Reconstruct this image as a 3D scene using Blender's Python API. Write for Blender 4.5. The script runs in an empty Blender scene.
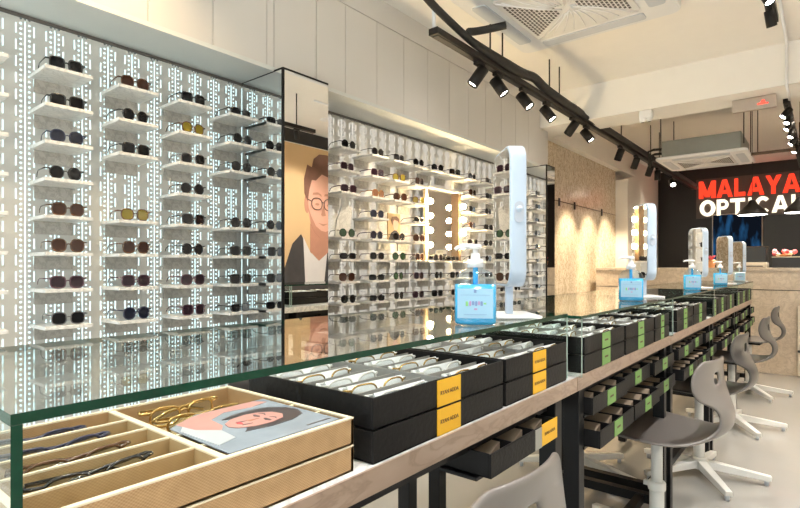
import bpy, bmesh, math, random
from mathutils import Vector, Matrix
random.seed(7)
PI = math.pi
R = math.radians
C = bpy.context.scene.collection
scn = bpy.context.scene

# ------------------------------------------------------------------ materials
def newmat(name):
    m = bpy.data.materials.new(name); m.use_nodes = True
    nt = m.node_tree
    for n in list(nt.nodes):
        if n.type not in ('BSDF_PRINCIPLED', 'OUTPUT_MATERIAL'): nt.nodes.remove(n)
    return m, nt, nt.nodes['Principled BSDF'], nt.nodes['Material Output']

def P(name, col, rough=.5, metal=0., var=.06, scale=12., coat=0., trans=0., spec=.5, bump=0.):
    m, nt, b, o = newmat(name)
    b.inputs['Roughness'].default_value = rough
    b.inputs['Metallic'].default_value = metal
    b.inputs['Coat Weight'].default_value = coat
    b.inputs['Transmission Weight'].default_value = trans
    b.inputs['Specular IOR Level'].default_value = spec
    tc = nt.nodes.new('ShaderNodeTexCoord'); nz = nt.nodes.new('ShaderNodeTexNoise')
    nz.inputs['Scale'].default_value = scale; nz.inputs['Detail'].default_value = 4
    nt.links.new(tc.outputs['Object'], nz.inputs['Vector'])
    mx = nt.nodes.new('ShaderNodeMix'); mx.data_type = 'RGBA'
    mx.inputs[6].default_value = tuple(max(0, c*(1-var)) for c in col)+(1,)
    mx.inputs[7].default_value = tuple(min(1, c*(1+var)) for c in col)+(1,)
    nt.links.new(nz.outputs['Fac'], mx.inputs[0]); nt.links.new(mx.outputs[2], b.inputs['Base Color'])
    if bump:
        bp = nt.nodes.new('ShaderNodeBump'); bp.inputs['Strength'].default_value = bump; bp.inputs['Distance'].default_value = .01
        nt.links.new(nz.outputs['Fac'], bp.inputs['Height']); nt.links.new(bp.outputs['Normal'], b.inputs['Normal'])
    return m

def E(name, col, strength):
    m, nt, b, o = newmat(name); nt.nodes.remove(b)
    e = nt.nodes.new('ShaderNodeEmission'); e.inputs[0].default_value = tuple(col)+(1,); e.inputs[1].default_value = strength
    nt.links.new(e.outputs[0], o.inputs[0]); return m

def math_node(nt, op, a=None, b=None):
    n = nt.nodes.new('ShaderNodeMath'); n.operation = op
    for i, v in enumerate((a, b)):
        if v is None: continue
        if isinstance(v, (int, float)): n.inputs[i].default_value = v
        else: nt.links.new(v, n.inputs[i])
    return n.outputs[0]

def thin_glass(name, tint=(.9, .97, .95), base=.04, gain=.96):
    m, nt, b, o = newmat(name); nt.nodes.remove(b)
    tr = nt.nodes.new('ShaderNodeBsdfTransparent'); tr.inputs[0].default_value = tuple(tint)+(1,)
    gl = nt.nodes.new('ShaderNodeBsdfGlossy'); gl.inputs['Roughness'].default_value = 0.0
    lw = nt.nodes.new('ShaderNodeLayerWeight'); lw.inputs[0].default_value = .5
    p = math_node(nt, 'POWER', lw.outputs['Facing'], 5.0)
    f = math_node(nt, 'ADD', math_node(nt, 'MULTIPLY', p, gain), base)
    mx = nt.nodes.new('ShaderNodeMixShader')
    nt.links.new(f, mx.inputs[0]); nt.links.new(tr.outputs[0], mx.inputs[1]); nt.links.new(gl.outputs[0], mx.inputs[2])
    nt.links.new(mx.outputs[0], o.inputs[0]); return m

def marble(name, c1, c2, vein, scale=3., rough=.25, stretch=(1, 1, 1), amt=.6):
    m, nt, b, o = newmat(name); b.inputs['Roughness'].default_value = rough
    tc = nt.nodes.new('ShaderNodeTexCoord'); mp = nt.nodes.new('ShaderNodeMapping'); mp.inputs['Scale'].default_value = stretch
    nt.links.new(tc.outputs['Object'], mp.inputs['Vector'])
    n1 = nt.nodes.new('ShaderNodeTexNoise'); n1.inputs['Scale'].default_value = scale; n1.inputs['Detail'].default_value = 6; n1.inputs['Distortion'].default_value = 1.2
    n2 = nt.nodes.new('ShaderNodeTexNoise'); n2.inputs['Scale'].default_value = scale*1.7; n2.inputs['Detail'].default_value = 8; n2.inputs['Distortion'].default_value = 2.0
    for n in (n1, n2): nt.links.new(mp.outputs[0], n.inputs['Vector'])
    r1 = nt.nodes.new('ShaderNodeValToRGB'); r1.color_ramp.elements[0].position = .3; r1.color_ramp.elements[1].position = .7
    r1.color_ramp.elements[0].color = tuple(c1)+(1,); r1.color_ramp.elements[1].color = tuple(c2)+(1,)
    nt.links.new(n1.outputs['Fac'], r1.inputs[0])
    v = math_node(nt, 'ABSOLUTE', math_node(nt, 'SUBTRACT', n2.outputs['Fac'], .5))
    r2 = nt.nodes.new('ShaderNodeValToRGB'); r2.color_ramp.elements[0].position = 0; r2.color_ramp.elements[1].position = .07
    r2.color_ramp.elements[0].color = (amt, amt, amt, 1); r2.color_ramp.elements[1].color = (0, 0, 0, 1)
    nt.links.new(v, r2.inputs[0])
    mx = nt.nodes.new('ShaderNodeMix'); mx.data_type = 'RGBA'; mx.inputs[7].default_value = tuple(vein)+(1,)
    nt.links.new(r2.outputs[0], mx.inputs[0]); nt.links.new(r1.outputs[0], mx.inputs[6]); nt.links.new(mx.outputs[2], b.inputs['Base Color'])
    return m

def perforated(name, col):
    """sheet with rows of round holes, slots and a slit every 90 mm (holes are real openings in the sheet)"""
    m, nt, b, o = newmat(name)
    b.inputs['Base Color'].default_value = tuple(col)+(1,); b.inputs['Roughness'].default_value = .45
    tc = nt.nodes.new('ShaderNodeTexCoord'); sp = nt.nodes.new('ShaderNodeSeparateXYZ'); nt.links.new(tc.outputs['Object'], sp.inputs[0])
    M = lambda op, a, bb=None: math_node(nt, op, a, bb)
    du = M('ABSOLUTE', M('MULTIPLY', M('SUBTRACT', M('FRACT', M('MULTIPLY', sp.outputs['Y'], 1/.09)), .5), .09))
    near = lambda c, w: M('LESS_THAN', M('ABSOLUTE', M('SUBTRACT', du, c)), w)
    slot = M('MULTIPLY', near(.0265, .0024), M('LESS_THAN', M('FRACT', M('MULTIPLY', sp.outputs['Z'], 1/.057)), .62))
    dz = M('MULTIPLY', M('SUBTRACT', M('FRACT', M('MULTIPLY', sp.outputs['Z'], 1/.0178)), .5), .0178)
    dd = M('SUBTRACT', du, .0125)
    dot = M('LESS_THAN', M('ADD', M('MULTIPLY', dz, dz), M('MULTIPLY', dd, dd)), .0039**2)
    line = M('LESS_THAN', du, .0022)
    mask = M('MAXIMUM', M('MAXIMUM', slot, dot), line)
    tr = nt.nodes.new('ShaderNodeBsdfTransparent'); mx = nt.nodes.new('ShaderNodeMixShader')
    nt.links.new(mask, mx.inputs[0]); nt.links.new(b.outputs[0], mx.inputs[1]); nt.links.new(tr.outputs[0], mx.inputs[2])
    nt.links.new(mx.outputs[0], o.inputs[0]); return m

def woven(name, c1, c2):
    m, nt, b, o = newmat(name); b.inputs['Roughness'].default_value = .8
    tc = nt.nodes.new('ShaderNodeTexCoord'); sp = nt.nodes.new('ShaderNodeSeparateXYZ'); nt.links.new(tc.outputs['Object'], sp.inputs[0])
    M = lambda op, a, bb=None: math_node(nt, op, a, bb)
    h = M('SINE', M('MULTIPLY', M('ADD', sp.outputs['X'], sp.outputs['Y']), 2*PI/.0042))
    v = M('SINE', M('MULTIPLY', sp.outputs['Z'], 2*PI/.0032))
    f = M('ADD', M('MULTIPLY', M('MULTIPLY', h, v), .5), .5)
    nz = nt.nodes.new('ShaderNodeTexNoise'); nz.inputs['Scale'].default_value = 60; nt.links.new(tc.outputs['Object'], nz.inputs['Vector'])
    f2 = M('MULTIPLY', M('ADD', f, nz.outputs['Fac']), .6)
    mx = nt.nodes.new('ShaderNodeMix'); mx.data_type = 'RGBA'; mx.inputs[6].default_value = tuple(c1)+(1,); mx.inputs[7].default_value = tuple(c2)+(1,)
    nt.links.new(f2, mx.inputs[0]); nt.links.new(mx.outputs[2], b.inputs['Base Color']); return m

MAT = dict(
    wall=P('wall_paint', (.86, .83, .77), .7, var=.02),
    ceil=P('ceiling_paint', (.89, .865, .825), .8, var=.02),
    beam=P('beam_paint', (.84, .82, .78), .8, var=.02),
    panel=P('cabinet_laminate', (.65, .63, .605), .55, var=.03, scale=4),
    soffit=P('soffit_laminate', (.66, .68, .66), .45, var=.03),
    gap=P('dark_gap', (.12, .11, .10), .8),
    floor=P('floor_vinyl', (.385, .375, .355), .2, var=.10, scale=1.8, coat=.25),
    perf=perforated('perforated_sheet', (.62, .63, .615)),
    perf2=perforated('perforated_sheet_warm', (.62, .61, .58)),
    box_cool=E('light_box_cool', (.70, .96, .97), .85),
    box_warm=E('light_box_warm', (1.0, .96, .88), .62),
    led_cool=E('led_cool', (.88, 1, .98), 7.),
    led_warm=E('led_warm', (1, .80, .52), 9.),
    shelf=marble('shelf_marble', (.80, .785, .755), (.86, .845, .815), (.55, .54, .52), 9., .3),
    plate=marble('bracket_marble', (.42, .41, .385), (.56, .55, .52), (.28, .27, .25), 16., .4),
    desk_top=marble('desk_white_marble', (.74, .75, .76), (.84, .85, .86), (.45, .48, .52), 7., .2),
    edge=marble('travertine_edge', (.31, .22, .165), (.40, .30, .235), (.23, .16, .12), 16., .4, (1, .25, 1)),
    desk_marble=marble('reception_marble', (.55, .46, .36), (.68, .59, .48), (.36, .29, .22), 7.5, .3, (1, 1, 1), .42),
    wall_marble=marble('wall_travertine', (.66, .57, .44), (.80, .71, .57), (.40, .31, .20), 7., .25, (1, 2.2, .9), .95),
    mirror=P('mirror_silver', (.93, .94, .94), .0, 1., var=0.),
    glass=thin_glass('case_glass', (.955, .98, .965)),
    pane=thin_glass('case_pane', (.95, .985, .975), .03, .6),
    green=P('green_glass_edge', (.001, .040, .020), .25, var=.4, scale=30, spec=.3),
    green2=P('pale_glass_edge', (.25, .36, .34), .1, var=.1),
    steel=P('black_steel', (.008, .008, .009), .42, 0., var=.2, spec=.25),
    track=P('black_track', (.012, .010, .009), .45, 0, var=.2, spec=.3),
    pipe=P('pipe_foam', (.022, .02, .018), .65, var=.25, scale=30, bump=.2),
    black=P('black_leatherette', (.0075, .007, .0075), .5, var=.25, scale=120, spec=.22, bump=.1),
    blackin=P('tray_grey_lining', (.30, .295, .285), .7),
    kraft=P('drawer_lining', (.25, .19, .135), .7),
    yellow=P('yellow_label', (.80, .44, .012), .5, var=.05),
    greenl=P('green_label', (.17, .33, .09), .5, var=.05),
    greyl=P('grey_label', (.30, .30, .27), .5),
    ink=P('label_ink', (.10, .05, .03), .6),
    woven=woven('woven_raffia', (.25, .14, .06), (.52, .34, .175)),
    raffia_in=woven('woven_lining', (.34, .225, .10), (.50, .36, .19)),
    cream=P('cream_edging', (.78, .69, .52), .6),
    white=P('white_plastic', (.82, .83, .85), .35, var=.01),
    sleeve=P('white_sleeve', (.82, .85, .87), .3, var=.05),
    mirrorwhite=P('mirror_body_white', (.50, .60, .74), .3, var=.02),
    knob=P('grey_knob', (.46, .51, .60), .3),
    shell=P('chair_shell', (.165, .148, .14), .30, var=.10, scale=3, coat=.5),
    shell2=P('chair_shell_grey', (.055, .052, .052), .30, var=.10, scale=3, coat=.5),
    chairleg=P('chair_white_metal', (.74, .74, .72), .35, var=.02),
    acwhite=P('air_con_white', (.80, .81, .83), .4, var=.02),
    acgrey=P('air_con_grey', (.56, .60, .66), .4, var=.03),
    acrib=P('air_con_rib', (.70, .70, .70), .4, var=.02),
    acdark=P('air_con_opening', (.10, .09, .09), .7),
    galv=P('galvanised_casing', (.26, .27, .25), .4, .4, var=.15, scale=6),
    blackwall=P('black_feature_wall', (.018, .015, .013), .35, var=.2),
    signback=P('sign_backboard', (.10, .075, .065), .4, .3),
    red=E('red_letters', (1, .045, .018), .85),
    whitel=E('white_letters', (1, .86, .62), .9),
    lampglow=E('lamp_lens_glow', (1, .93, .80), 22.),
    lampcool=E('lamp_lens_cool', (.80, .95, 1.), 14.),
    bulb=E('bulb_glow', (1, .74, .40), 150.),
    pend=E('pendant_glow', (1, .95, .85), 9.),
    wood=P('brown_wood', (.085, .05, .025), .5, var=.25, scale=8),
    vanity=P('vanity_board', (.72, .56, .34), .5),
    dot=P('black_hook', (.02, .02, .02), .4),
    glowred=E('red_logo', (1, .08, .05), 1.2),  # emission colour on the red mark of the sign box
    exit=P('grey_sign_face', (.46, .40, .35), .4),
    printer=P('cream_plastic', (.78, .70, .58), .5),
    tan=P('poster_tan', (.66, .45, .235), .5, var=.12, scale=1.5),
    skin=P('poster_skin', (.76, .42, .31), .5, var=.12, scale=3),
    skin2=P('poster_skin_shade', (.50, .24, .16), .5, var=.1),
    hair=P('poster_hair', (.19, .09, .06), .5, var=.3, scale=9),
    suit=P('poster_jacket', (.055, .05, .05), .6, var=.3),
    shirt=P('poster_shirt', (.74, .70, .68), .6),
    specs=P('poster_spectacles', (.04, .03, .03), .4),
    cardblue=P('card_blue_grey', (.30, .345, .41), .25, var=.35, scale=14),
    cardpink=P('card_pink', (.60, .31, .28), .3, var=.15, scale=20),
    cardhair=P('card_dark_hair', (.075, .062, .068), .3, var=.4, scale=30),
    cardwhite=P('card_white', (.52, .55, .60), .3),
    pinkface=P('picture_face', (.78, .45, .33), .5, var=.15, scale=30),
    screen=None,
    gel=P('blue_gel', (.03, .43, .80), .12, var=.06, coat=.4),
    bottle=thin_glass('bottle_plastic', (.90, .96, 1.0), .05, .8),
    labelblue=P('label_pale_blue', (.34, .58, .78), .45, var=.04),
    ltxt1=P('label_navy', (.20, .30, .55), .5), ltxt2=P('label_green', (.25, .6, .2), .5), ltxt3=P('label_magenta', (.50, .3, .55), .5),
    clearbottle=P('milky_bottle', (.70, .78, .80), .3, var=.05),
    flowerr=P('red_petals', (.72, .10, .12), .5), flowerp=P('pink_petals', (.85, .45, .45), .5), flowerw=P('white_petals', (.85, .82, .75), .5),
    pot=P('orange_pot', (.70, .32, .12), .5),
    storefront=P('grey_aluminium', (.35, .35, .36), .4, .6),
    band=P('black_band', (.014, .013, .013), .4),
)
# dim wall screen with a blue glow in it
m, nt, b, o = newmat('screen_picture'); nt.nodes.remove(b)
tc = nt.nodes.new('ShaderNodeTexCoord'); mp = nt.nodes.new('ShaderNodeMapping'); mp.inputs['Scale'].default_value = (5, 1, 1.4)
nz = nt.nodes.new('ShaderNodeTexNoise'); nz.inputs['Scale'].default_value = 1.6; nz.inputs['Detail'].default_value = 3
rp = nt.nodes.new('ShaderNodeValToRGB'); rp.color_ramp.elements[0].position = .48; rp.color_ramp.elements[1].position = .72
rp.color_ramp.elements[0].color = (.006, .009, .016, 1); rp.color_ramp.elements[1].color = (.03, .15, .36, 1)
em = nt.nodes.new('ShaderNodeEmission'); em.inputs[1].default_value = .4
for a_, b_ in ((tc.outputs['Object'], mp.inputs['Vector']), (mp.outputs[0], nz.inputs['Vector']), (nz.outputs['Fac'], rp.inputs[0]), (rp.outputs[0], em.inputs[0]), (em.outputs[0], o.inputs[0])): nt.links.new(a_, b_)
MAT['screen'] = m

# ------------------------------------------------------------------ mesh builder
class MB:
    def __init__(s): s.v = []; s.f = []; s.mi = []; s.sm = []
    def add(s, vs, fs, mi=0, smooth=False, M=None):
        k = len(s.v)
        s.v += [tuple(M @ Vector(p)) if M else tuple(p) for p in vs]
        for f in fs: s.f.append(tuple(i+k for i in f)); s.mi.append(mi); s.sm.append(smooth)
        return s
    def box(s, x0, x1, y0, y1, z0, z1, mi=0, M=None):
        vs = [(x0, y0, z0), (x1, y0, z0), (x1, y1, z0), (x0, y1, z0), (x0, y0, z1), (x1, y0, z1), (x1, y1, z1), (x0, y1, z1)]
        return s.add(vs, [(0, 3, 2, 1), (4, 5, 6, 7), (0, 1, 5, 4), (1, 2, 6, 5), (2, 3, 7, 6), (3, 0, 4, 7)], mi, False, M)
    def prism(s, pts, h0, h1, axis='z', mi=0, M=None, smooth=False):
        n = len(pts)
        def w(p, h): return {'z': (p[0], p[1], h), 'y': (p[0], h, p[1]), 'x': (h, p[0], p[1])}[axis]
        vs = [w(p, h0) for p in pts]+[w(p, h1) for p in pts]
        k = len(s.v)
        s.add(vs, [tuple(range(n))[::-1], tuple(range(n, 2*n))], mi, False, M)
        for i in range(n):
            j = (i+1) % n; s.f.append((k+i, k+j, k+n+j, k+n+i)); s.mi.append(mi); s.sm.append(smooth)
        return s
    def lathe(s, prof, n=20, mi=0, M=None, sx=1., sy=1., smooth=True, cap=True):
        vs = []; fs = []
        for (r, z) in prof:
            for k in range(n):
                a = 2*PI*k/n; vs.append((r*math.cos(a)*sx, r*math.sin(a)*sy, z))
        for i in range(len(prof)-1):
            for k in range(n):
                l = (k+1) % n; fs.append((i*n+k, i*n+l, (i+1)*n+l, (i+1)*n+k))
        if cap: fs.append(tuple(range(n))[::-1]); q = (len(prof)-1)*n; fs.append(tuple(range(q, q+n)))
        return s.add(vs, fs, mi, smooth, M)
    def cyl(s, p0, p1, r0, r1=None, n=12, mi=0, M=None):
        p0 = Vector(p0); p1 = Vector(p1); d = p1-p0
        q = d.to_track_quat('Z', 'Y').to_matrix().to_4x4(); T = Matrix.Translation(p0) @ q
        if M: T = M @ T
        return s.lathe([(r0, 0), (r0 if r1 is None else r1, d.length)], n, mi, T)
    def tube(s, path, r, n=8, mi=0, closed=False, M=None, flat=1., fine=0):
        path = [Vector(p) for p in path]; vs = []; fs = []
        if fine:
            q = [path[0]]+path+[path[-1]]; out = []; rr_ = []
            for i in range(1, len(q)-2):
                for k in range(fine):
                    u = k/fine; a, b, c, d = q[i-1:i+3]
                    out.append(.5*((2*b)+(c-a)*u+(2*a-5*b+4*c-d)*u*u+(3*b-a-3*c+d)*u**3))
                    if isinstance(r, list): rr_.append(r[i-1]*(1-u)+r[i]*u)
            out.append(path[-1]); path = out
            if isinstance(r, list): r = rr_+[r[-1]]
        N = len(path)
        up = None
        for i, p in enumerate(path):
            a = path[(i-1) % N] if (closed or i > 0) else p
            c = path[(i+1) % N] if (closed or i < N-1) else p
            t = (c-a).normalized()
            if up is None: up = Vector((0, 0, 1)) if abs(t.z) < .9 else Vector((1, 0, 0))
            sd = t.cross(up).normalized(); up = sd.cross(t).normalized()
            rr = r[i] if isinstance(r, (list, tuple)) else r
            for k in range(n):
                g = 2*PI*k/n; vs.append(p+sd*math.cos(g)*rr*flat+up*math.sin(g)*rr)
        L = N if closed else N-1
        for i in range(L):
            j = (i+1) % N
            for k in range(n):
                l = (k+1) % n; fs.append((i*n+k, i*n+l, j*n+l, j*n+k))
        if not closed: fs.append(tuple(range(n))[::-1]); fs.append(tuple(range((N-1)*n, N*n)))
        return s.add([tuple(v) for v in vs], fs, mi, True, M)
    def mesh(s, name, mats):
        me = bpy.data.meshes.new(name); me.from_pydata(s.v, [], s.f)
        for m in (mats if isinstance(mats, (list, tuple)) else [mats]): me.materials.append(m)
        me.polygons.foreach_set('material_index', s.mi); me.polygons.foreach_set('use_smooth', s.sm); me.update()
        bm = bmesh.new(); bm.from_mesh(me); bmesh.ops.recalc_face_normals(bm, faces=bm.faces); bm.to_mesh(me); bm.free()
        return me
    def build(s, name, mats, parent=None, bevel=0., seg=2):
        o = bpy.data.objects.new(name, s.mesh(name, mats)); C.objects.link(o)
        if parent: o.parent = parent
        if bevel:
            md = o.modifiers.new('bevel', 'BEVEL'); md.width = bevel; md.segments = seg; md.limit_method = 'ANGLE'
        return o

def rrect(cx, cy, w, h, r, n=6):
    out = []
    for (sx, sy, a0) in ((1, 1, 0), (-1, 1, 90), (-1, -1, 180), (1, -1, 270)):
        for k in range(n+1):
            a = R(a0+90*k/n); out.append((cx+sx*(w/2-r)+r*math.cos(a), cy+sy*(h/2-r)+r*math.sin(a)))
    return out

def thing(name, label, cat, loc=(0, 0, 0), rz=0., group=None):
    o = bpy.data.objects.new(name, None); C.objects.link(o); o.empty_display_size = .05
    o.location = loc; o.rotation_euler = (0, 0, rz); o['label'] = label; o['category'] = cat
    if group: o['group'] = group
    return o
def tag(o, label, cat, group=None):
    o['label'] = label; o['category'] = cat
    if group: o['group'] = group
    return o
def struct(name, mb, mats, bevel=0.):
    o = mb.build(name, mats, None, bevel); o['kind'] = 'structure'; return o
KIDS = {}
def kids(o):
    if o.name not in KIDS: KIDS[o.name] = [c for c in bpy.data.objects if c.parent == o]
    return KIDS[o.name]
def dup(src, loc, rz=0., label=None, group=None):
    r = src.copy(); C.objects.link(r); r.location = loc; r.rotation_euler = (0, 0, rz)
    if label: r['label'] = label
    if group: r['group'] = group
    for ch in kids(src):
        c = ch.copy(); C.objects.link(c); c.parent = r
        for g in kids(ch):
            d = g.copy(); C.objects.link(d); d.parent = c
    return r
def text_mesh(txt, size, ext, offset=0., align='CENTER'):
    cu = bpy.data.curves.new('lettering', 'FONT'); cu.body = txt; cu.size = size; cu.extrude = ext; cu.offset = offset
    cu.align_x = align; cu.resolution_u = 3
    t = bpy.data.objects.new('lettering', cu); me = bpy.data.meshes.new_from_object(t)
    bpy.data.objects.remove(t); bpy.data.curves.remove(cu); return me
def put_mesh(name, me, mat, parent=None, M=None):
    if M: me.transform(M)
    me.materials.clear(); me.materials.append(mat)
    o = bpy.data.objects.new(name, me); C.objects.link(o)
    if parent: o.parent = parent
    return o
ORD = ['zeroth', 'first', 'second', 'third', 'fourth', 'fifth', 'sixth', 'seventh', 'eighth', 'ninth', 'tenth', 'eleventh', 'twelfth', 'thirteenth']

# ------------------------------------------------------------------ room shell
XL, XR, Y0, Y1 = -2.20, .75, -1.7, 9.7
CZ, CZ2 = 2.5, 2.62
SOF, SOFX = 1.90, -1.905
P1 = (1.455, 1.722)       # mirrored pillar between the two shelf walls
P2 = (4.26, 4.43)
struct('floor', MB().box(XL-.1, XR+.1, Y0-.1, Y1+.1, -.06, 0), MAT['floor'])
mb = MB().box(XL-.1, XR+.1, Y0-.1, 4.3, CZ, CZ+.1).box(XL-.1, XR+.1, 4.3, Y1+.1, CZ2, CZ2+.1)
struct('ceiling', mb, MAT['ceil'])
struct('trim_1', MB().box(XL, XR, 4.27, 4.62, 2.22, CZ2), MAT['beam'])
struct('wall_left', MB().box(XL-.1, XL, Y0, Y1, 0, CZ2), MAT['wall'])
struct('wall_right', MB().box(XR, XR+.1, Y0, Y1, 0, CZ2), MAT['wall'])
struct('wall_back', MB().box(XL, XR, Y1, Y1+.1, 0, CZ2), MAT['blackwall'])
# street side: unseen glazed shopfront, added to let daylight in
mb = MB()
for x in (XL, -.75, XR-.06): mb.box(x, x+.06, Y0-.05, Y0+.01, 0, CZ)
mb.box(XL, XR, Y0-.05, Y0+.01, 2.34, CZ).box(XL, XR, Y0-.05, Y0+.01, 0, .12)
w = struct('window_1', mb, MAT['storefront'])
for x0, x1 in ((XL+.06, -.75), (-.69, XR-.06)):
    g = MB().box(x0, x1, Y0-.025, Y0-.017, .12, 2.34).build('pane', MAT['pane'], w)
# overhead cupboard fronts and soffit on the left wall
mb = MB(); mb.box(XL, SOFX-.018, Y0, P2[1], SOF, CZ, 0)
mb.box(SOFX-.018, SOFX, Y0, P2[1], SOF, SOF+.012, 1)
def panels(ys, z0, z1):
    for a, b in zip(ys[:-1], ys[1:]): mb.box(SOFX-.018, SOFX, a+.0016, b-.0016, z0, z1, 2)
seams1 = [Y0]+[.894-.26*k for k in range(9, 0, -1)]+[.894, 1.154, 1.415, 1.453]
panels(seams1, SOF+.012, CZ)
mb.box(SOFX-.018, SOFX+.0, 1.455, 1.70, SOF+.012, CZ, 2)
seams2 = [1.704, 1.90]+[2.144+.237*k for k in range(9)]+[P2[1]]
panels(seams2, SOF+.012, 2.365); mb.box(SOFX-.016, SOFX+.002, 1.704, P2[1], 2.368, CZ, 2)
struct('trim_2', mb, [MAT['gap'], MAT['soffit'], MAT['panel']])
struct('trim_3', MB().box(XL, SOFX, Y0, P1[0], SOF-.006, SOF).box(XL, SOFX, P1[1], P2[0], SOF-.006, SOF), MAT['soffit'])
# pillars
for i, (a, b) in enumerate((P1, P2)):
    struct('trim_%d' % (4+i), MB().box(XL, -1.85, a+.006, b, 0, SOF-.007), MAT['band'])
    t = thing('pillar_mirror', ('mirror cladding on the wide pillar between the two shelf walls, reflecting a portrait', 'mirror cladding on the slim far pillar beside the travertine wall')[i], 'mirror', (-1.85, (a+b)/2, 0))
    MB().box(-1.85-(-1.85), .008, a-(a+b)/2, b-(a+b)/2, 0.02, SOF-.01).build('front_pane', MAT['mirror'], t)
    MB().box(XL+1.85, .0, a-(a+b)/2-.002, a-(a+b)/2+.005, 0.02, SOF-.01).build('side_pane', MAT['mirror'], t)
    MB().box(XL+1.85, .010, a-(a+b)/2-.003, b-(a+b)/2, SOF-.01, SOF-.002).build('top_edge', MAT['steel'], t)
    MB().box(.0, .011, a-(a+b)/2-.004, a-(a+b)/2+.005, .02, SOF-.01).build('corner_edge', MAT['steel'], t)
# travertine cladding further back on the left wall with white wall above
struct('trim_6', MB().box(XL, -2.13, P2[1], 7.12, 0, 2.28), MAT['wall_marble'])
struct('trim_7', MB().box(XL, -1.98, 7.12, 7.75, 0, 2.16).box(XL, -2.05, P2[1], 7.75, 2.28, CZ2), MAT['wall'])
struct('trim_8', MB().box(XR-.012, XR, Y0, Y1, 2.36, CZ), MAT['band'])
struct('baseboard_right', MB().box(XR-.014, XR, Y0, Y1, 0, .08), MAT['wall'])

# ------------------------------------------------------------------ backlit perforated panels
for (a, b, mat, box, lab) in ((Y0+.05, P1[0]-.004, 'perf', 'box_cool', 'backlit perforated sheet behind the shelves to the left of the wide mirrored pillar'),
                              (P1[1]+.004, P2[0]-.004, 'perf2', 'box_warm', 'backlit perforated sheet behind the shelves around the bulb mirror')):
    t = thing('perforated_panel', lab, 'wall panel', (0, 0, 0))
    MB().add([(-2.15, a, .42), (-2.15, b, .42), (-2.15, b, SOF-.02), (-2.15, a, SOF-.02)], [(0, 1, 2, 3)]).build('sheet', MAT[mat], t)
    MB().box(-2.19, -2.178, a, b, .42, SOF-.02).build('light_box', MAT[box], t)
    MB().box(-2.165, -2.145, a, b, SOF-.02, SOF-.008).build('top_channel', MAT['gap'], t)
    MB().box(-2.19, -2.145, a, b, .36, .42).build('bottom_channel', MAT['soffit'], t)
# ------------------------------------------------------------------ shelves and sunglasses
ROWS1 = [1.690-.124*k for k in range(8)]
ROWS = [1.665, 1.545, 1.425, 1.305, 1.182, 1.062, .942, .822]
sh0 = thing('wall_shelf', '', 'shelf', (0, 0, 0), 0, 'ledge shelves on the perforated walls')
MB().box(-2.149, -1.99, -.0735, .0735, -.012, 0).build('board', MAT['shelf'], sh0, .0015)
MB().box(-2.149, -2.143, -.060, .060, -.058, -.012).build('back_plate', MAT['plate'], sh0)

def superellipse(cy, cz, a, b, e, n=22):
    out = []
    for k in range(n):
        t = 2*PI*k/n; c, s_ = math.cos(t), math.sin(t)
        out.append((cy+a*abs(c)**(2/e)*(1 if c >= 0 else -1), cz+b*abs(s_)**(2/e)*(1 if s_ >= 0 else -1)))
    return out
LENS = dict(dark=P('lens_black', (.008, .008, .010), .08, spec=.3), brown=P('lens_brown', (.045, .016, .009), .08, spec=.4), purple=P('lens_plum', (.026, .012, .020), .08, spec=.4),
            olive=P('lens_yellow', (.20, .16, .02), .08), blue=P('lens_navy', (.016, .018, .034), .06, spec=.4), green=P('lens_green', (.03, .07, .03), .08), rose=P('lens_rose', (.24, .11, .06), .08), clear=MAT['bottle'], mist=thin_glass('mist_lens', (.92, .93, .93), .05, .6))
FR = dict(black=P('frame_black', (.014, .013, .013), .25, coat=.5), tortoise=P('frame_tortoise', (.10, .045, .018), .25, var=.8, scale=90, coat=.5), grey=P('frame_grey', (.16, .15, .15), .3, coat=.5),
          gold=P('frame_gold', (.60, .40, .15), .25, .9), plum=P('frame_plum', (.10, .04, .06), .3, coat=.4), amber=P('frame_amber', (.42, .20, .05), .3, var=.4, scale=80), pale=P('frame_pale', (.62, .62, .60), .25), navy=P('frame_navy', (.03, .035, .075), .3))
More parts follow.
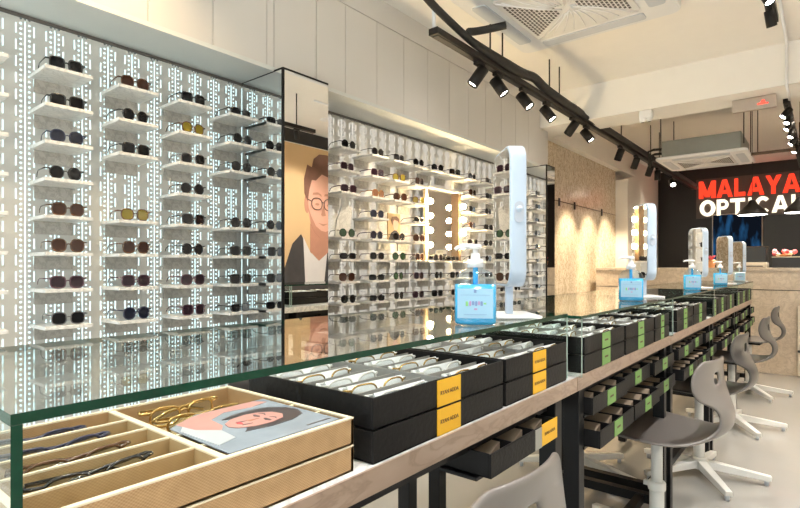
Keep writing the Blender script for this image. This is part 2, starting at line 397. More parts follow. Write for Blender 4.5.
def eyewear(name, a, b, e, frame, lens, th=.0027, folded=False, temples=None):
    """front faces +x, stands on z=0"""
    t = thing(name, '', 'sunglasses' if not folded else 'eyeglasses')
    b *= 1 if folded else 1.14
    fm = FR[frame]; cz = b+th; cy = a+.0078
    mb = MB()
    curve = lambda y: -1.6*y*y
    for s_ in (-1, 1):
        mb.tube([(curve(y), y, z) for (y, z) in superellipse(s_*cy, cz, a, b, e)], th, 6, closed=True)
        mb.tube([(curve(s_*(cy+a)), s_*(cy+a-.002), cz+b*.55), (curve(.068)-.004, s_*.0685, cz+b*.6)], th*1.15, 6)
    mb.tube([(0, -.0105, cz+.003), (.001, 0, cz+.0065), (0, .0105, cz+.003)], th*.9, 6)
    mb.build('frame', fm, t)
    for s_ in (-1, 1):
        pts = superellipse(s_*cy, cz, a-.001, b-.001, e)
        n = len(pts); vs = [(curve(y)-.0006, y, z) for y, z in pts]+[(curve(y)+.0012, y, z) for y, z in pts]
        fs = [tuple(range(n))[::-1], tuple(range(n, 2*n))]+[(i, (i+1) % n, n+(i+1) % n, n+i) for i in range(n)]
        MB().add(vs, fs).build('lens', LENS[lens], t)
    for s_ in (-1, 1):
        zt = cz+b*.6; x0 = curve(.068)-.004
        if not folded:
            path = [(x0, s_*.0685, zt), (x0-.04, s_*.069, zt), (x0-.085, s_*.068, zt-.001), (x0-.105, s_*.066, zt-.010), (x0-.118, s_*.064, zt-.024)]
        else:
            d = .008 if s_ > 0 else .014
            path = [(x0, s_*.0685, zt), (x0-d, s_*.064, zt), (x0-d-.003, s_*.02, zt-.004), (x0-d, -s_*.02, zt-.008), (x0-d+.004, -s_*.05, zt-.018)]
        MB().tube(path, [.0028, .0026, .0026, .003, .003], 6, flat=.6).build('temple', MAT[temples] if temples else fm, t)
    return t
STY = [('round black sunglasses', eyewear('sunglasses', .0235, .0215, 2.0, 'black', 'dark')),
       ('square black sunglasses', eyewear('sunglasses', .0245, .0195, 4.0, 'black', 'dark', .0032)),
       ('brown tortoiseshell sunglasses', eyewear('sunglasses', .0240, .0215, 2.6, 'tortoise', 'brown', .0030)),
       ('plum-lensed sunglasses', eyewear('sunglasses', .0255, .0205, 3.0, 'plum', 'purple', .0028)),
       ('yellow-lensed dark-framed sunglasses', eyewear('sunglasses', .0235, .0210, 2.4, 'tortoise', 'olive', .0030)),
       ('narrow black sunglasses', eyewear('sunglasses', .0250, .0155, 3.4, 'black', 'dark', .0030)),
       ('navy-lensed sunglasses', eyewear('sunglasses', .0240, .0220, 2.3, 'navy', 'blue', .0026)),
       ('green-lensed sunglasses', eyewear('sunglasses', .0235, .0225, 2.0, 'black', 'green', .0018)),
       ('amber rose-lensed sunglasses', eyewear('sunglasses', .0245, .0210, 2.5, 'amber', 'rose', .0030)),
       ('grey-framed sunglasses', eyewear('sunglasses', .0245, .0205, 2.8, 'grey', 'dark', .0024))]
for _l, t_ in STY:
    for c_ in bpy.data.objects:
        if c_.parent == t_: c_.data.transform(Matrix.Scale(.86, 4))
used = set()
def place(proto, key, loc, rz, label, group):
    if key in used: return dup(proto, loc, rz, label, group)
    used.add(key); kids(proto)
    for c in kids(proto): kids(c)
    proto.location = loc; proto.rotation_euler = (0, 0, rz); proto['label'] = label; proto['group'] = group
    return proto
# columns: name, centre y, rows without a shelf, style index for each row (-1 empty)
COLS = [
 ('in the shelf column cut by the left photo edge', .425, (), [-1]*8),
 ('in the fourth shelf column left of the wide pillar', .670, (), [1, 1, 6, 0, 2, 2, 3, 9]),
 ('in the third shelf column left of the wide pillar', .902, (3,), [2, 0, 1, -1, 4, 2, 3, 6]),
 ('in the second shelf column left of the wide pillar', 1.130, (), [1, 4, 9, 0, 1, 0, 3, 3]),
 ('in the first shelf column left of the wide pillar', 1.360, (3,), [5, 0, 0, -1, 0, 1, 1, 5]),
 ('in the first shelf column right of the wide pillar', 2.03, (3,), [0, 3, 3, -1, 7, 5, 2, 0]),
 ('in the second shelf column right of the wide pillar', 2.275, (), [0, 3, 8, 6, 6, 9, 5, 5]),
 ('in the third shelf column right of the wide pillar', 2.475, (3,), [1, 4, 2, -1, 0, 7, 7, 0]),
 ('in the shelf column left of the bulb mirror', 2.675, (), [0, 2, 4, 5, 2, 2, 3, 3]),
 ('in the column around the left half of the bulb mirror', 2.885, (1, 2, 3, 4), [0, -1, -1, -1, -1, 9, 0, 1]),
 ('in the column around the right half of the bulb mirror', 3.095, (1, 2, 3, 4), [1, -1, -1, -1, -1, 5, 1, 9]),
 ('in the first shelf column right of the bulb mirror', 3.33, (), [0, 2, 1, 2, 9, 1, 1, 0]),
 ('in the second shelf column right of the bulb mirror', 3.57, (), [1, 1, 0, 1, 0, 0, 5, 1]),
 ('in the third shelf column right of the bulb mirror', 3.81, (), [2, 0, 1, 0, 1, 9, 0, 5]),
 ('in the fourth shelf column right of the bulb mirror', 4.05, (), [0, 1, 5, 0, 1, 5, 1, 0])]
ROWN = ['top', 'second', 'third', 'fourth', 'fifth', 'sixth', 'seventh', 'bottom']
for ci, (cn, yc, skip, sty) in enumerate(COLS):
    for r, z in enumerate(ROWS1 if yc < 1.5 else ROWS):
        if r in skip: continue
        place(sh0, 'shelf', (0, yc, z), 0, 'marble shelf, %s %s' % (ROWN[r], cn), 'ledge shelves on the perforated walls')
        k = sty[r]
        if k < 0: continue
        rz = random.uniform(-.12, .12) if yc < 1.5 else random.uniform(-.35, .12)
        dy = random.uniform(-.004, .006)
        place(STY[k][1], 'sun%d' % k, (-2.010+random.uniform(-.008, .0), yc+dy, z+.0003), rz, '%s, %s shelf %s' % (STY[k][0], ROWN[r], cn), 'sunglasses on the wall shelves')
# bulb mirror in the right shelf wall
t = thing('vanity_mirror', 'bulb-lit makeup mirror with brown wooden side set among the right-hand shelves', 'mirror', (-2.06, 2.97, 1.055))
MB().box(-.002, .004, -.19, .19, .02, .48).build('mirror_glass', MAT['mirror'], t)
for s_, mt in ((-1, 'vanity'), (1, 'wood')):
    MB().box(-.085 if s_ > 0 else .018, .036, s_*.2-.014, s_*.2+.014, 0, .49).build('side_board', MAT[mt], t)
    for k in range(4):
        y = s_*.2
        bl = MB().lathe([(.0, -.0), (.008, .004), (.016, .013), (.019, .024), (.016, .036), (.008, .043), (.0, .045)], 14, 0, Matrix.Translation((.040, y, .11+.095*k)) @ Matrix.Rotation(R(90), 4, 'Y')).build('bulb', MAT['bulb'], t)
        MB().cyl((.035, y, .11+.095*k), (.044, y, .11+.095*k), .012).build('bulb_socket', MAT['white'], bl)
MB().box(-.089, .05, -.215, .215, .49, .50).build('top_board', MAT['shelf'], t)
MB().box(-.089, .05, -.215, .215, -.006, .0).build('bottom_board', MAT['shelf'], t)
# small picture and paper cut-out between the shelves
t = thing('picture_card', 'small framed portrait card standing between shelves right of the wide pillar', 'picture', (-2.06, 2.475, 1.184))
MB().box(-.003, .003, -.06, .06, 0, .165).build('backing', MAT['tan'], t)
MB().prism(superellipse(.012, .098, .026, .036, 2.2), .003, .0045, 'x').build('face', MAT['pinkface'], t)
MB().prism([(-.03, .12), (-.02, .145), (.02, .15), (.045, .135), (.048, .105), (.035, .12), (.0, .128), (-.012, .115), (-.014, .09)], .0045, .006, 'x').build('hair', MAT['hair'], t)
MB().prism([(-.055, .002), (.055, .002), (.05, .04), (.02, .062), (0, .062), (-.03, .045)], .003, .0045, 'x').build('clothing', MAT['suit'], t)
o = MB().prism([(-.06, 0), (.055, 0), (.06, .09), (.072, .175), (.04, .17), (.03, .155), (.022, .25), (.002, .26), (-.012, .16), (-.045, .09)], -.004, .002, 'x').build('paper_cutout', MAT['shelf'])
o.location = (-2.045, 2.02, 1.184); tag(o, 'tall white cut-out standing on the fifth shelf just right of the wide pillar', 'display')

# ------------------------------------------------------------------ desks
DZ, DF, DB = .75, -.4685, -.93
JO = [.05, 1.266, 2.262, 3.258, 4.254, 5.25]
def label_plate(parent, y0, y1, z0, z1, x, mat, txt=None, lines=False):
    l = MB().box(x, x+.0012, y0, y1, z0, z1).build('label', MAT[mat], parent)
    if txt:
        me = text_mesh(txt, .0092, .0002, 0)
        put_mesh('lettering', me, MAT['ink'], l, Matrix.Translation((x+.0016, (y0+y1)/2, (z0+z1)/2-.003)) @ Matrix.Rotation(R(90), 4, 'Z') @ Matrix.Rotation(R(90), 4, 'X'))
    elif lines:
        MB().box(x+.0012, x+.0016, (y0+y1)/2-.014, (y0+y1)/2+.014, (z0+z1)/2-.002, (z0+z1)/2+.003).build('print', MAT['ink'], l)
    return l
def open_tray(parent, name, x0, x1, y0, y1, z0, z1, wall, lining, div_mat, ndx=1, lanes=0, th=.004):
    """body with hollow inside; returns the body"""
    mb = MB(); mb.box(x0, x1, y0, y1, z0, z0+.004, 0)
    mb.box(x0, x0+th, y0, y1, z0, z1, 0).box(x1-th, x1, y0, y1, z0, z1, 0).box(x0+th, x1-th, y0, y0+th, z0, z1, 0).box(x0+th, x1-th, y1-th, y1, z0, z1, 0)
    b = mb.build(name, wall, parent, .0012)
    MB().box(x0+th, x1-th, y0+th, y1-th, z0+.004, z0+.006).build('lining', lining, parent)
    mb = MB()
    for k in range(1, ndx+1):
        y = y0+(y1-y0)*k/(ndx+1); mb.box(x0+th, x1-th, y-.0015, y+.0015, z0+.006, z1-.004)
    for k in range(1, lanes):
        x = x0+(x1-x0)*k/lanes; mb.box(x-.001, x+.001, y0+th, y1-th, z0+.006, z1-.008)
    if mb.v: mb.build('divider', div_mat, parent)
    return b
DN = ['nearest the camera', 'second from the camera', 'third from the camera', 'fourth from the camera', 'last one by the reception']
for i in range(5):
    a, b = JO[i]+.001, JO[i+1]-.001
    t = thing('display_desk', 'black-framed desk with travertine edge, %s' % DN[i], 'desk', (-.70, (a+b)/2, 0), 0, 'row of display desks')
    ox, oy = -.70, (a+b)/2
    top = MB().box(DB-ox, DF-.004-ox, a-oy, b-oy, DZ-.035, DZ).build('desktop', MAT['desk_top'], t)
    MB().box(DF-.004-ox, DF-ox, a-oy, b-oy, DZ-.035, DZ).build('edge_band', MAT['edge'], top)
    for y in ((a+.04, b-.065) if i else (a+.04, b-.105)):
        for x in (-.493, -.915):
            MB().box(x-.02-ox, x+.02-ox, y-.019-oy, y+.019-oy, .005, DZ-.035).build('leg', MAT['steel'], t, .002)
        mb = MB().box(-.895-ox, -.513-ox, y-.017-oy, y+.017-oy, .10, .135)
        mb.build('cross_rail', MAT['steel'], t)
        MB().box(-.895-ox, -.513-ox, y-.017-oy, y+.017-oy, DZ-.075, DZ-.035).build('cross_rail', MAT['steel'], t)
    mb = MB()
    for x in (-.505, -.915): mb.box(x-.012-ox, x+.012-ox, a+.05-oy, b-.05-oy, DZ-.06, DZ-.035)
    mb.build('apron', MAT['steel'], t)
    if i: MB().box(-.93-ox, -.90-ox, a+.05-oy, b-.05-oy, .14, .17).build('stretcher', MAT['steel'], t); MB().box(-.575-ox, -.545-ox, a+.05-oy, b-.05-oy, .10, .13).build('stretcher', MAT['steel'], t)
    else: MB().box(-.93-ox, -.90-ox, a+.05-oy, b-.05-oy, .52, .55).build('stretcher', MAT['steel'], t)
    # open pull-out trays under the top
    if i == 0: slots = [(.80, 1.085, .652, .695, -.447)]
    else:
        wd = (b-a-.07)/3; slots = []
        for k in range(3):
            slots.append((a+.055+wd*k, a+.055+wd*(k+1)-.012, .646, .690, -.450-.012*(k == 1)))
            slots.append((a+.055+wd*k, a+.055+wd*(k+1)-.012, .566, .610, -.432-.014*(k == 2)))
        MB().box(-.90-ox, -.47-ox, a+.05-oy, b-.05-oy, .638, .644).box(-.90-ox, -.47-ox, a+.05-oy, b-.05-oy, .558, .564).build('runner_shelf', MAT['steel'], t)
        MB().box(-.90-ox, -.52-ox, a+.045-oy, a+.049-oy, .558, DZ-.035).build('side_cheek', MAT['steel'], t)
    if i == 0: MB().box(-.90-ox, -.47-ox, .79-oy, 1.10-oy, .646, .652).build('runner_shelf', MAT['steel'], t)
    for (u, v, z0, z1, xf) in slots:
        d = open_tray(t, 'drawer', xf-.33-ox, xf-ox, u-oy, v-oy, z0, z1, MAT['black'], MAT['kraft'], MAT['black'], 2, 0)
        yc = (u+v)/2-oy
        mb = MB()
        for k in range(3):   # tan card wedges in the compartments
            y = u-oy+(v-u)*(k+.5)/3; q = (v-u)/6-.008
            mb.prism([(y-q, z0+.007), (y+q, z0+.007), (y+q, z1-.006)], xf-.30-ox, xf-.03-ox, 'x')
        mb.build('drawer_insert', MAT['kraft'], d)
        if i == 0:
            label_plate(d, yc+.035, yc+.065, z0+.001, z1-.001, xf-ox, 'greyl'); label_plate(d, yc+.066, yc+.143, z0+.002, z1+.003, xf-ox, 'yellow', 'RYAN ADDA')
        else: label_plate(d, yc-.035, yc+.035, z0+.002, z1-.001, xf-ox, 'greenl', lines=True)

# ------------------------------------------------------------------ glass cases
def glass_case(label, y0, y1, xf, xb, ztop, th, bounds, gr=True):
    t = thing('glass_case', label, 'display case', (xf, y0, DZ), 0, 'glass cases on the desks')
    L = y1-y0; H = ztop-DZ; Dp = xf-xb
    tp = MB(); z0, z1 = H-th, H
    vs = [(-Dp, 0, z0), (0, 0, z0), (0, L, z0), (-Dp, L, z0), (-Dp, 0, z1), (0, 0, z1), (0, L, z1), (-Dp, L, z1)]
    tp.add(vs, [(0, 3, 2, 1), (4, 5, 6, 7)], 0); tp.add(vs, [(0, 1, 5, 4), (1, 2, 6, 5), (2, 3, 7, 6), (3, 0, 4, 7)], 1)
    tp.build('glass_top', [MAT['glass'], MAT['green']], t)
    def pane(name, x0, x1, ya, yb, edge):
        q = MB().box(x0, x1, ya, yb, .0, H-th-.0004, 0)
        # long thin faces (edges) get the green edge material
        for k in range(len(q.f)):
            vs_ = [Vector(q.v[j]) for j in q.f[k]]; e1 = (vs_[1]-vs_[0]).length; e2 = (vs_[2]-vs_[1]).length
            if min(e1, e2) < .0095: q.mi[k] = 1
        q.build(name, [MAT['pane'], MAT[edge]], t)
    pane('end_pane', -Dp, 0, 0, .008, 'green' if gr else 'green2'); pane('end_pane', -Dp, 0, L-.008, L, 'green2')
    return t
GZ = .907
glass_case('long green-edged glass case nearest the camera, holding woven and yellow-labelled trays', .122, 1.240, -.483, -.90, GZ, .0088, None)
CN = ['second from the camera', 'third from the camera', 'fourth from the camera', 'farthest, by the reception']
for i in range(4):
    glass_case('glass case over green-labelled black trays, the one %s' % CN[i], JO[i+1]+.002, JO[i+2]-.004, -.460, -.90, .900, .007, None, False)

# ------------------------------------------------------------------ black trays with eyeglasses
def sleeved(frame):
    t = eyewear('eyeglasses', .0245, .0165, 3.0, frame, 'mist', .0016, True, 'sleeve')
    mb = MB(); mb.prism([(-.004, .010), (.000, .012), (-.013, .034), (-.016, .033)], -.058, .062, 'y')
    mb.build('sleeve', MAT['sleeve'], t); return t
slv = [sleeved('pale'), sleeved('gold')]
TH = .046
def tray(y0, y1, level, xf, lab, text, mat):
    z0 = DZ+level*TH
    t = thing('frame_tray', lab, 'tray', (xf, (y0+y1)/2, z0+.0004), 0, 'black eyewear trays')
    h = (y1-y0)/2
    open_tray(t, 'tray_body', -.285, 0, -h, h, 0, TH-.0012, MAT['black'], MAT['blackin'], MAT['blackin'], 1, 5)
    label_plate(t, -.034*min(1, h/.16), .034*min(1, h/.16), .001, TH-.003, 0, mat, text, text is None)
    return t
LANE = ['front', 'second', 'third', 'fourth', 'rearmost']
def fill(y0, y1, xf, which, n=5):
    h = (y1-y0)/2
    for c in range(2):
        yc = y0+h*(c+.5)
        for k in range(n):
            x = xf-.285*(k+.5)/5+.016
            key = (k+c) % 2
            place(slv[key], 'slv%d' % key, (x, yc+random.uniform(-.006, .006)-.0, DZ+TH+.0085), random.uniform(-.10, .03),
                  '%s eyeglasses in white sleeve, %s lane, %s half of the %s' % (('pale', 'gold')[key], LANE[k], ('near', 'far')[c], which), 'sleeved eyeglasses in the black trays')
xf = -.476
for (a, b, nm) in ((.528, .898, 'first yellow-labelled stack'), (.910, 1.215, 'second yellow-labelled stack')):
    for lv in (0, 1): tray(a, b, lv, xf, 'black tray with yellow label, %s of the %s from the camera' % (('lower', 'upper')[lv], nm), 'RYAN ADDA', 'yellow')
    fill(a, b, xf, nm)
ny = 1.318
for k in range(11):
    a = ny+.3565*k; b = a+.338
    for j in JO[1:-1]:
        if a < j+.012 and b > j-.012:     # keep clear of the end panes between two cases
            if j-a < .17: a = j+.014
            else: b = j-.016
    b = min(b, 5.228)
    for lv in (0, 1): tray(a, b, lv, -.470, 'black tray with green label, %s of the %s green-labelled stack from the camera' % (('lower', 'upper')[lv], ORD[k+1]), None, 'greenl')
    if k < 5: fill(a, b, -.472, '%s green-labelled stack' % ORD[k+1], 4 if k > 2 else 5)

# ------------------------------------------------------------------ woven trays with eyeglasses and card, nearest the camera
def woven_tray(z0, z1, lab, full):
    t = thing('woven_tray', lab, 'tray', (-.628, .3095, z0), 0, 'woven trays')
    x0, x1, y0, y1 = -.145, .145, -.1785, .188; h = z1-z0; th = .006
    mb = MB().box(x0, x1, y0, y1, 0, .004).box(x0, x0+th, y0, y1, 0, h-.002).box(x1-th, x1, y0, y1, 0, h-.002).box(x0, x1, y0, y0+th, 0, h-.002).box(x0, x1, y1-th, y1, 0, h-.002)
    mb.build('tray_body', MAT['woven'], t, .001)
    MB().box(x0, x0+th, y0, y1, h-.002, h).box(x1-th, x1, y0, y1, h-.002, h).box(x0+th, x1-th, y0, y0+th, h-.002, h).box(x0+th, x1-th, y1-th, y1, h-.002, h).build('rim', MAT['cream'], t)
    MB().box(x0+th, x1-th, y0+th, y1-th, .004, .0055).build('lining', MAT['raffia_in'], t)
    if full:
        lw = (x1-x0-2*th)/5
        mb = MB().box(x0+th, x1-th, -.004, .004, .0055, h-.003); mc = MB().box(x0+th, x1-th, -.004, .004, h-.003, h-.001)
        for k in range(1, 5):
            x = x0+th+lw*k
            for (ya, yb) in ((y0+th, -.004), (.004, y1-th)):
                if ya > 0 and k not in (3, 4): continue
                mb.box(x-.002, x+.002, ya, yb, .0055, h-.004); mc.box(x-.002, x+.002, ya, yb, h-.004, h-.002)
        mb.build('divider', MAT['raffia_in'], t); mc.build('divider_edging', MAT['cream'], t)
    return t
woven_tray(DZ+.0003, DZ+.0350, 'lower woven straw tray under the open one, at the near desk end', False)
woven_tray(DZ+.0355, DZ+.0715, 'upper woven straw tray with open lanes of eyeglasses, at the near desk end', True)
WZ = DZ+.0355+.0062
be = [eyewear('eyeglasses', .0235, .0150, 2.6, f, 'clear', .0021, True) for f in ('navy', 'black', 'tortoise', 'gold')]
for t_ in be:
    for c_ in bpy.data.objects:
        if c_.parent == t_: c_.data.transform(Matrix.Scale(.88, 4))
lw = .278/5
for k, (proto, lab) in enumerate(((1, 'black-framed eyeglasses in the near lane of the woven tray'), (2, 'tortoiseshell eyeglasses in the second lane from the front of the woven tray'), (0, 'navy-framed eyeglasses in the middle lane of the woven tray, left half'))):
    place(be[proto], 'be%d' % proto, (-.628+.139-lw*(k+1.5)+.010, .215, WZ), R(3), lab, 'eyeglasses in the woven tray')
place(be[0], 'be0', (-.628+.139-lw*4.5+.010, .205, WZ), R(-3), 'navy-framed eyeglasses in the rearmost left lane of the woven tray', 'eyeglasses in the woven tray')
place(be[3], 'be3', (-.628+.139-lw*4.5+.010, .395, WZ), R(2), 'thin gold-framed eyeglasses in the rearmost right lane of the woven tray', 'eyeglasses in the woven tray')
place(be[3], 'be3', (-.628+.139-lw*3.5+.012, .392, WZ), R(-2), 'thin gold-framed eyeglasses partly under the portrait card in the woven tray', 'eyeglasses in the woven tray')
# portrait card
t = thing('portrait_card', 'glossy card with a reclining woman lying on the woven tray', 'card', (-.573, .402, DZ+.0715-.0018), 0)
card = [(.080, -.082), (.080, .084), (-.083, .084), (-.083, -.010), (-.03, -.075)]
MB().prism([(.080, -.084), (.080, .080), (-.085, .080), (-.085, -.030), (-.052, -.082)], 0, .0012).build('card_sheet', MAT['cardblue'], t)
MB().prism([(.030, -.030), (.036, .005), (.034, .040), (.022, .066), (.002, .074), (-.020, .070), (-.038, .056), (-.046, .030), (-.044, .000), (-.034, -.022), (-.026, -.004), (.012, -.012)], .0012, .0017).build('picture_hair', MAT['cardhair'], t)
MB().prism([(-.030, .010), (-.026, -.014), (-.014, -.030), (.000, -.034), (.013, -.028), (.022, -.010), (.024, .014), (.018, .036), (.004, .046), (-.014, .042), (-.026, .028)], .0017, .0022).build('picture_face', MAT['cardpink'], t)
MB().prism([(-.083, -.02), (-.083, .06), (-.066, .072), (-.058, .04), (-.064, .0), (-.046, -.030), (-.012, -.034), (.004, -.046), (-.02, -.066), (-.06, -.070), (-.075, -.045)], .0012, .0016).build('picture_arm', MAT['cardpink'], t)
MB().prism([(.004, -.046), (-.02, -.066), (-.045, -.0695), (-.03, -.080), (.05, -.078), (.040, -.050)], .0012, .0019).build('picture_cloth', MAT['cardwhite'], t)
mb = MB()
for x in (-.014, .010): mb.prism([(x-.007, .016), (x, .013), (x+.007, .016), (x+.006, .019), (x-.006, .019)], .0022, .0025).prism([(x-.008, .026), (x, .0285), (x+.008, .026), (x, .031)], .0022, .0025)
mb.build('picture_eyes', MAT['cardhair'], t)
MB().prism([(-.010, -.016), (-.002, -.013), (.006, -.016), (-.002, -.0205)], .0022, .0025).build('picture_lips', MAT['flowerr'], t)
MB().prism([(-.002, .014), (.001, -.002), (-.006, -.004)], .0022, .0024).build('picture_nose', MAT['skin2'], t)
MB().prism([(.066, .035), (.069, .035), (.069, .075), (.066, .075)], .0012, .0015).build('print', MAT['cardhair'], t)
mb = MB()
for z in (-.006, .008): mb.prism([(z-.002, -.015), (z, -.02), (z+.002, -.005)], .0022, .0026)
mb.prism([(.008, .026), (.012, .024), (.013, .034), (.009, .033)], .0022, .0026) if False else None; mb.build('picture_features', MAT['cardhair'], t)

# ------------------------------------------------------------------ sanitizer bottles and table mirrors
def bottle(gel=True):
    t = thing('sanitizer_bottle', '', 'bottle')
    W, Dd = .0415, .029
    def body(s0, prof, n=24):
        vs = []; fs = []
        for (k, z) in prof:
            for i in range(n):
                p = superellipse(0, 0, W*k if k > .4 else .014*k/.34, Dd*k if k > .4 else .014*k/.34, 3.2 if k > .7 else 2.2, n)[i]; vs.append((p[0], p[1], z))
        for j in range(len(prof)-1):
            for i in range(n):
                l = (i+1) % n; fs.append((j*n+i, j*n+l, (j+1)*n+l, (j+1)*n+i))
        fs.append(tuple(range(n))[::-1]); fs.append(tuple(range((len(prof)-1)*n, len(prof)*n)))
        return MB().add(vs, fs, 0, True)
    body(1, [(.90, 0), (.99, .003), (1, .006), (1, .077), (.98, .085), (.90, .094), (.75, .102), (.55, .107), (.34, .110), (.34, .116)]).build('bottle_shell', MAT['bottle'], t)
    body(1, [(.88, .001), (.965, .004), (.975, .007), (.975, .079)]).build('gel', MAT['gel' if gel else 'clearbottle'], t)
    MB().cyl((0, 0, .079), (0, 0, .116), .005).build('dip_tube', MAT['gel' if gel else 'clearbottle'], t)
    l = MB().box(-.034, .034, -.0300, -.0294, .014, .071).build('label', MAT['labelblue'], t)
    for k, (x, w_, h_, q) in enumerate(((-.0115, .0042, .010, 'ltxt3'), (-.0062, .0050, .008, 'ltxt1'), (-.0002, .0044, .0095, 'ltxt1'), (.0052, .0040, .008, 'ltxt3'), (.0100, .0046, .009, 'ltxt1'))):
        MB().prism(rrect(x+w_/2, .0425+.0006*(k % 2), w_, h_, .0019, 3), -.0303, -.0300, 'y').build('lettering', MAT[q], l)
    MB().box(-.018, -.0135, -.0303, -.0300, .0375, .0465).build('lettering', MAT['ltxt2'], l); MB().box(.016, .021, -.0303, -.0300, .041, .044).build('lettering', MAT['ltxt2'], l)
    MB().box(-.002, .004, -.0303, -.0300, .030, .0335).build('lettering', MAT['ltxt3'], l)
    MB().box(-.0025, .0025, -.0303, -.0300, .063, .069).box(-.028, .028, -.0303, -.0300, .0585, .0590).box(-.022, .022, -.0303, -.0300, .021, .0217).build('lettering', MAT['ltxt1'], l)
    p = MB().lathe([(.0155, .112), (.0155, .127), (.0145, .128), (.0095, .1285), (.0085, .140), (.005, .1405), (.005, .149)], 20).build('pump', MAT['white'], t)
    MB().lathe([(.009, .148), (.0125, .150), (.0125, .155), (.009, .158)], 18).tube([(-.006, 0, .1535), (-.025, 0, .1535), (-.036, 0, .151), (-.040, 0, .147)], [.006, .0045, .004, .0035], 8).build('nozzle', MAT['white'], p)
    return t
def table_mirror():
    t = thing('table_mirror', '', 'mirror')
    w_, h_, d_ = .165, .315, .036
    MB().prism(rrect(0, .07+h_/2, w_, h_, .038), -d_/2, d_/2, 'y', smooth=True).build('mirror_body', MAT['mirrorwhite'], t, .004)
    MB().prism(rrect(0, .07+h_/2, w_-.012, h_-.012, .033), -d_/2-.0012, -d_/2-.0002, 'y').build('mirror_glass', MAT['mirror'], t)
    k = MB().prism([(p[0], p[1]) for p in rrect(0, .07+h_*.52, .020, .046, .0099)], w_/2-.001, w_/2+.003, 'x').build('pivot_plate', MAT['knob'], t)
    MB().cyl((w_/2+.003, 0, .07+h_*.54), (w_/2+.006, 0, .07+h_*.54), .007).build('pivot_knob', MAT['mirrorwhite'], k)
    MB().box(-.008, .008, -.008, .008, .006, .072).build('post', MAT['mirrorwhite'], t, .002)
    MB().prism(rrect(0, 0, .15, .12, .02), 0, .006).build('base_plate', MAT['white'], t, .002)
    return t
b0 = bottle(True); b5 = bottle(False); m0 = table_mirror()
PL = ['on the first glass case, nearest the camera', 'on the second glass case', 'on the third glass case', 'on the fourth glass case', 'on the last glass case by the reception']
BY = [.895, 1.965, 3.08, 4.03, 5.03]; MY = [1.085, 2.24, 3.40, 4.42, 5.15]; MR = [-48, -54, -50, -50, -38]; MS = [.985, .96, .89, .89, .86]
for i in range(5):
    gz = GZ if i == 0 else .900
    place(b0 if i < 4 else b5, 'b' if i < 4 else 'b5', (-.535, BY[i], gz+.0003), R(30 if i == 0 else 18), ('blue sanitizer pump bottle with pale label ' if i < 4 else 'milky pump bottle ')+PL[i], 'pump bottles on the glass cases')
    place(m0, 'm', (-.56, MY[i], gz+.0003), R(MR[i]), 'white rounded tabletop mirror on post '+PL[i], 'tabletop mirrors on the glass cases').scale = (MS[i],)*3

# ------------------------------------------------------------------ chairs
def chair(mat):
    t = thing('swivel_chair', '', 'chair')
    prof = [(-.215, .408, .38), (-.205, .420, .41), (-.17, .430, .425), (-.10, .433, .43), (-.02, .430, .43), (.06, .426, .425), (.13, .426, .40), (.18, .431, .345), (.22, .444, .26),
            (.252, .466, .185), (.270, .494, .15), (.273, .522, .14), (.268, .548, .14), (.258, .568, .17), (.246, .582, .25), (.236, .600, .295), (.228, .630, .31), (.226, .665, .30), (.230, .695, .25), (.234, .713, .19)]
    M_ = 12; vs = []; fs = []
    for i, (x, z, w_) in enumerate(prof):
        for j in range(M_+1):
            q = 2*j/M_-1
            y = q*w_/2
            cx = 0; cz = 0
            if i < 9: cz = .010*q*q*(1 if i > 1 else .3)      # dished seat
            else: cx = -.030*q*q*(w_/.34)                      # back wraps forward
            vs.append((x+cx, y, z+cz))
    for i in range(len(prof)-1):
        for j in range(M_):
            if i == 16 and j in (5, 6): continue               # grip slot
            fs.append((i*(M_+1)+j, i*(M_+1)+j+1, (i+1)*(M_+1)+j+1, (i+1)*(M_+1)+j))
    o = MB().add(vs, fs, 0, True).build('seat_shell', mat, t)
    md = o.modifiers.new('solid', 'SOLIDIFY'); md.thickness = .011; md.offset = -1
    md = o.modifiers.new('sub', 'SUBSURF'); md.levels = 2; md.render_levels = 2
    px = .03
    MB().cyl((px, 0, .06), (px, 0, .235), .0245, n=18).build('outer_column', MAT['chairleg'], t)
    c = MB().cyl((px, 0, .235), (px, 0, .413), .0195, n=18).build('gas_column', MAT['chairleg'], t)
    MB().lathe([(.029, .215), (.030, .22), (.030, .24), (.027, .245)], 18, 0, Matrix.Translation((px, 0, 0))).box(px-.045, px-.02, -.008, .008, .222, .238).build('collar', MAT['chairleg'], c)
    MB().box(px-.085, px+.085, -.07, .07, .404, .416).build('seat_plate', MAT['steel'], t, .003)
    for k in range(5):
        M2 = Matrix.Translation((px, 0, 0)) @ Matrix.Rotation(2*PI*k/5+.35, 4, 'Z')
        f = MB().add([(.015, -.021, .045), (.29, -.016, .022), (.29, .016, .022), (.015, .021, .045), (.015, -.021, .085), (.295, -.014, .045), (.295, .014, .045), (.015, .021, .085)],
                     [(0, 3, 2, 1), (4, 5, 6, 7), (0, 1, 5, 4), (1, 2, 6, 5), (2, 3, 7, 6), (3, 0, 4, 7)], 0, False, M2).build('star_foot', MAT['chairleg'], t, .003)
        MB().cyl((.275, 0, .0), (.275, 0, .024), .009, .011, 12, 0, M2).build('glide', MAT['acgrey'], f)
    MB().lathe([(.034, .04), (.038, .05), (.038, .085), (.028, .095)], 18, 0, Matrix.Translation((px, 0, 0))).build('hub', MAT['chairleg'], t)
    return t
ch = chair(MAT['shell']); ch2 = chair(MAT['shell2'])
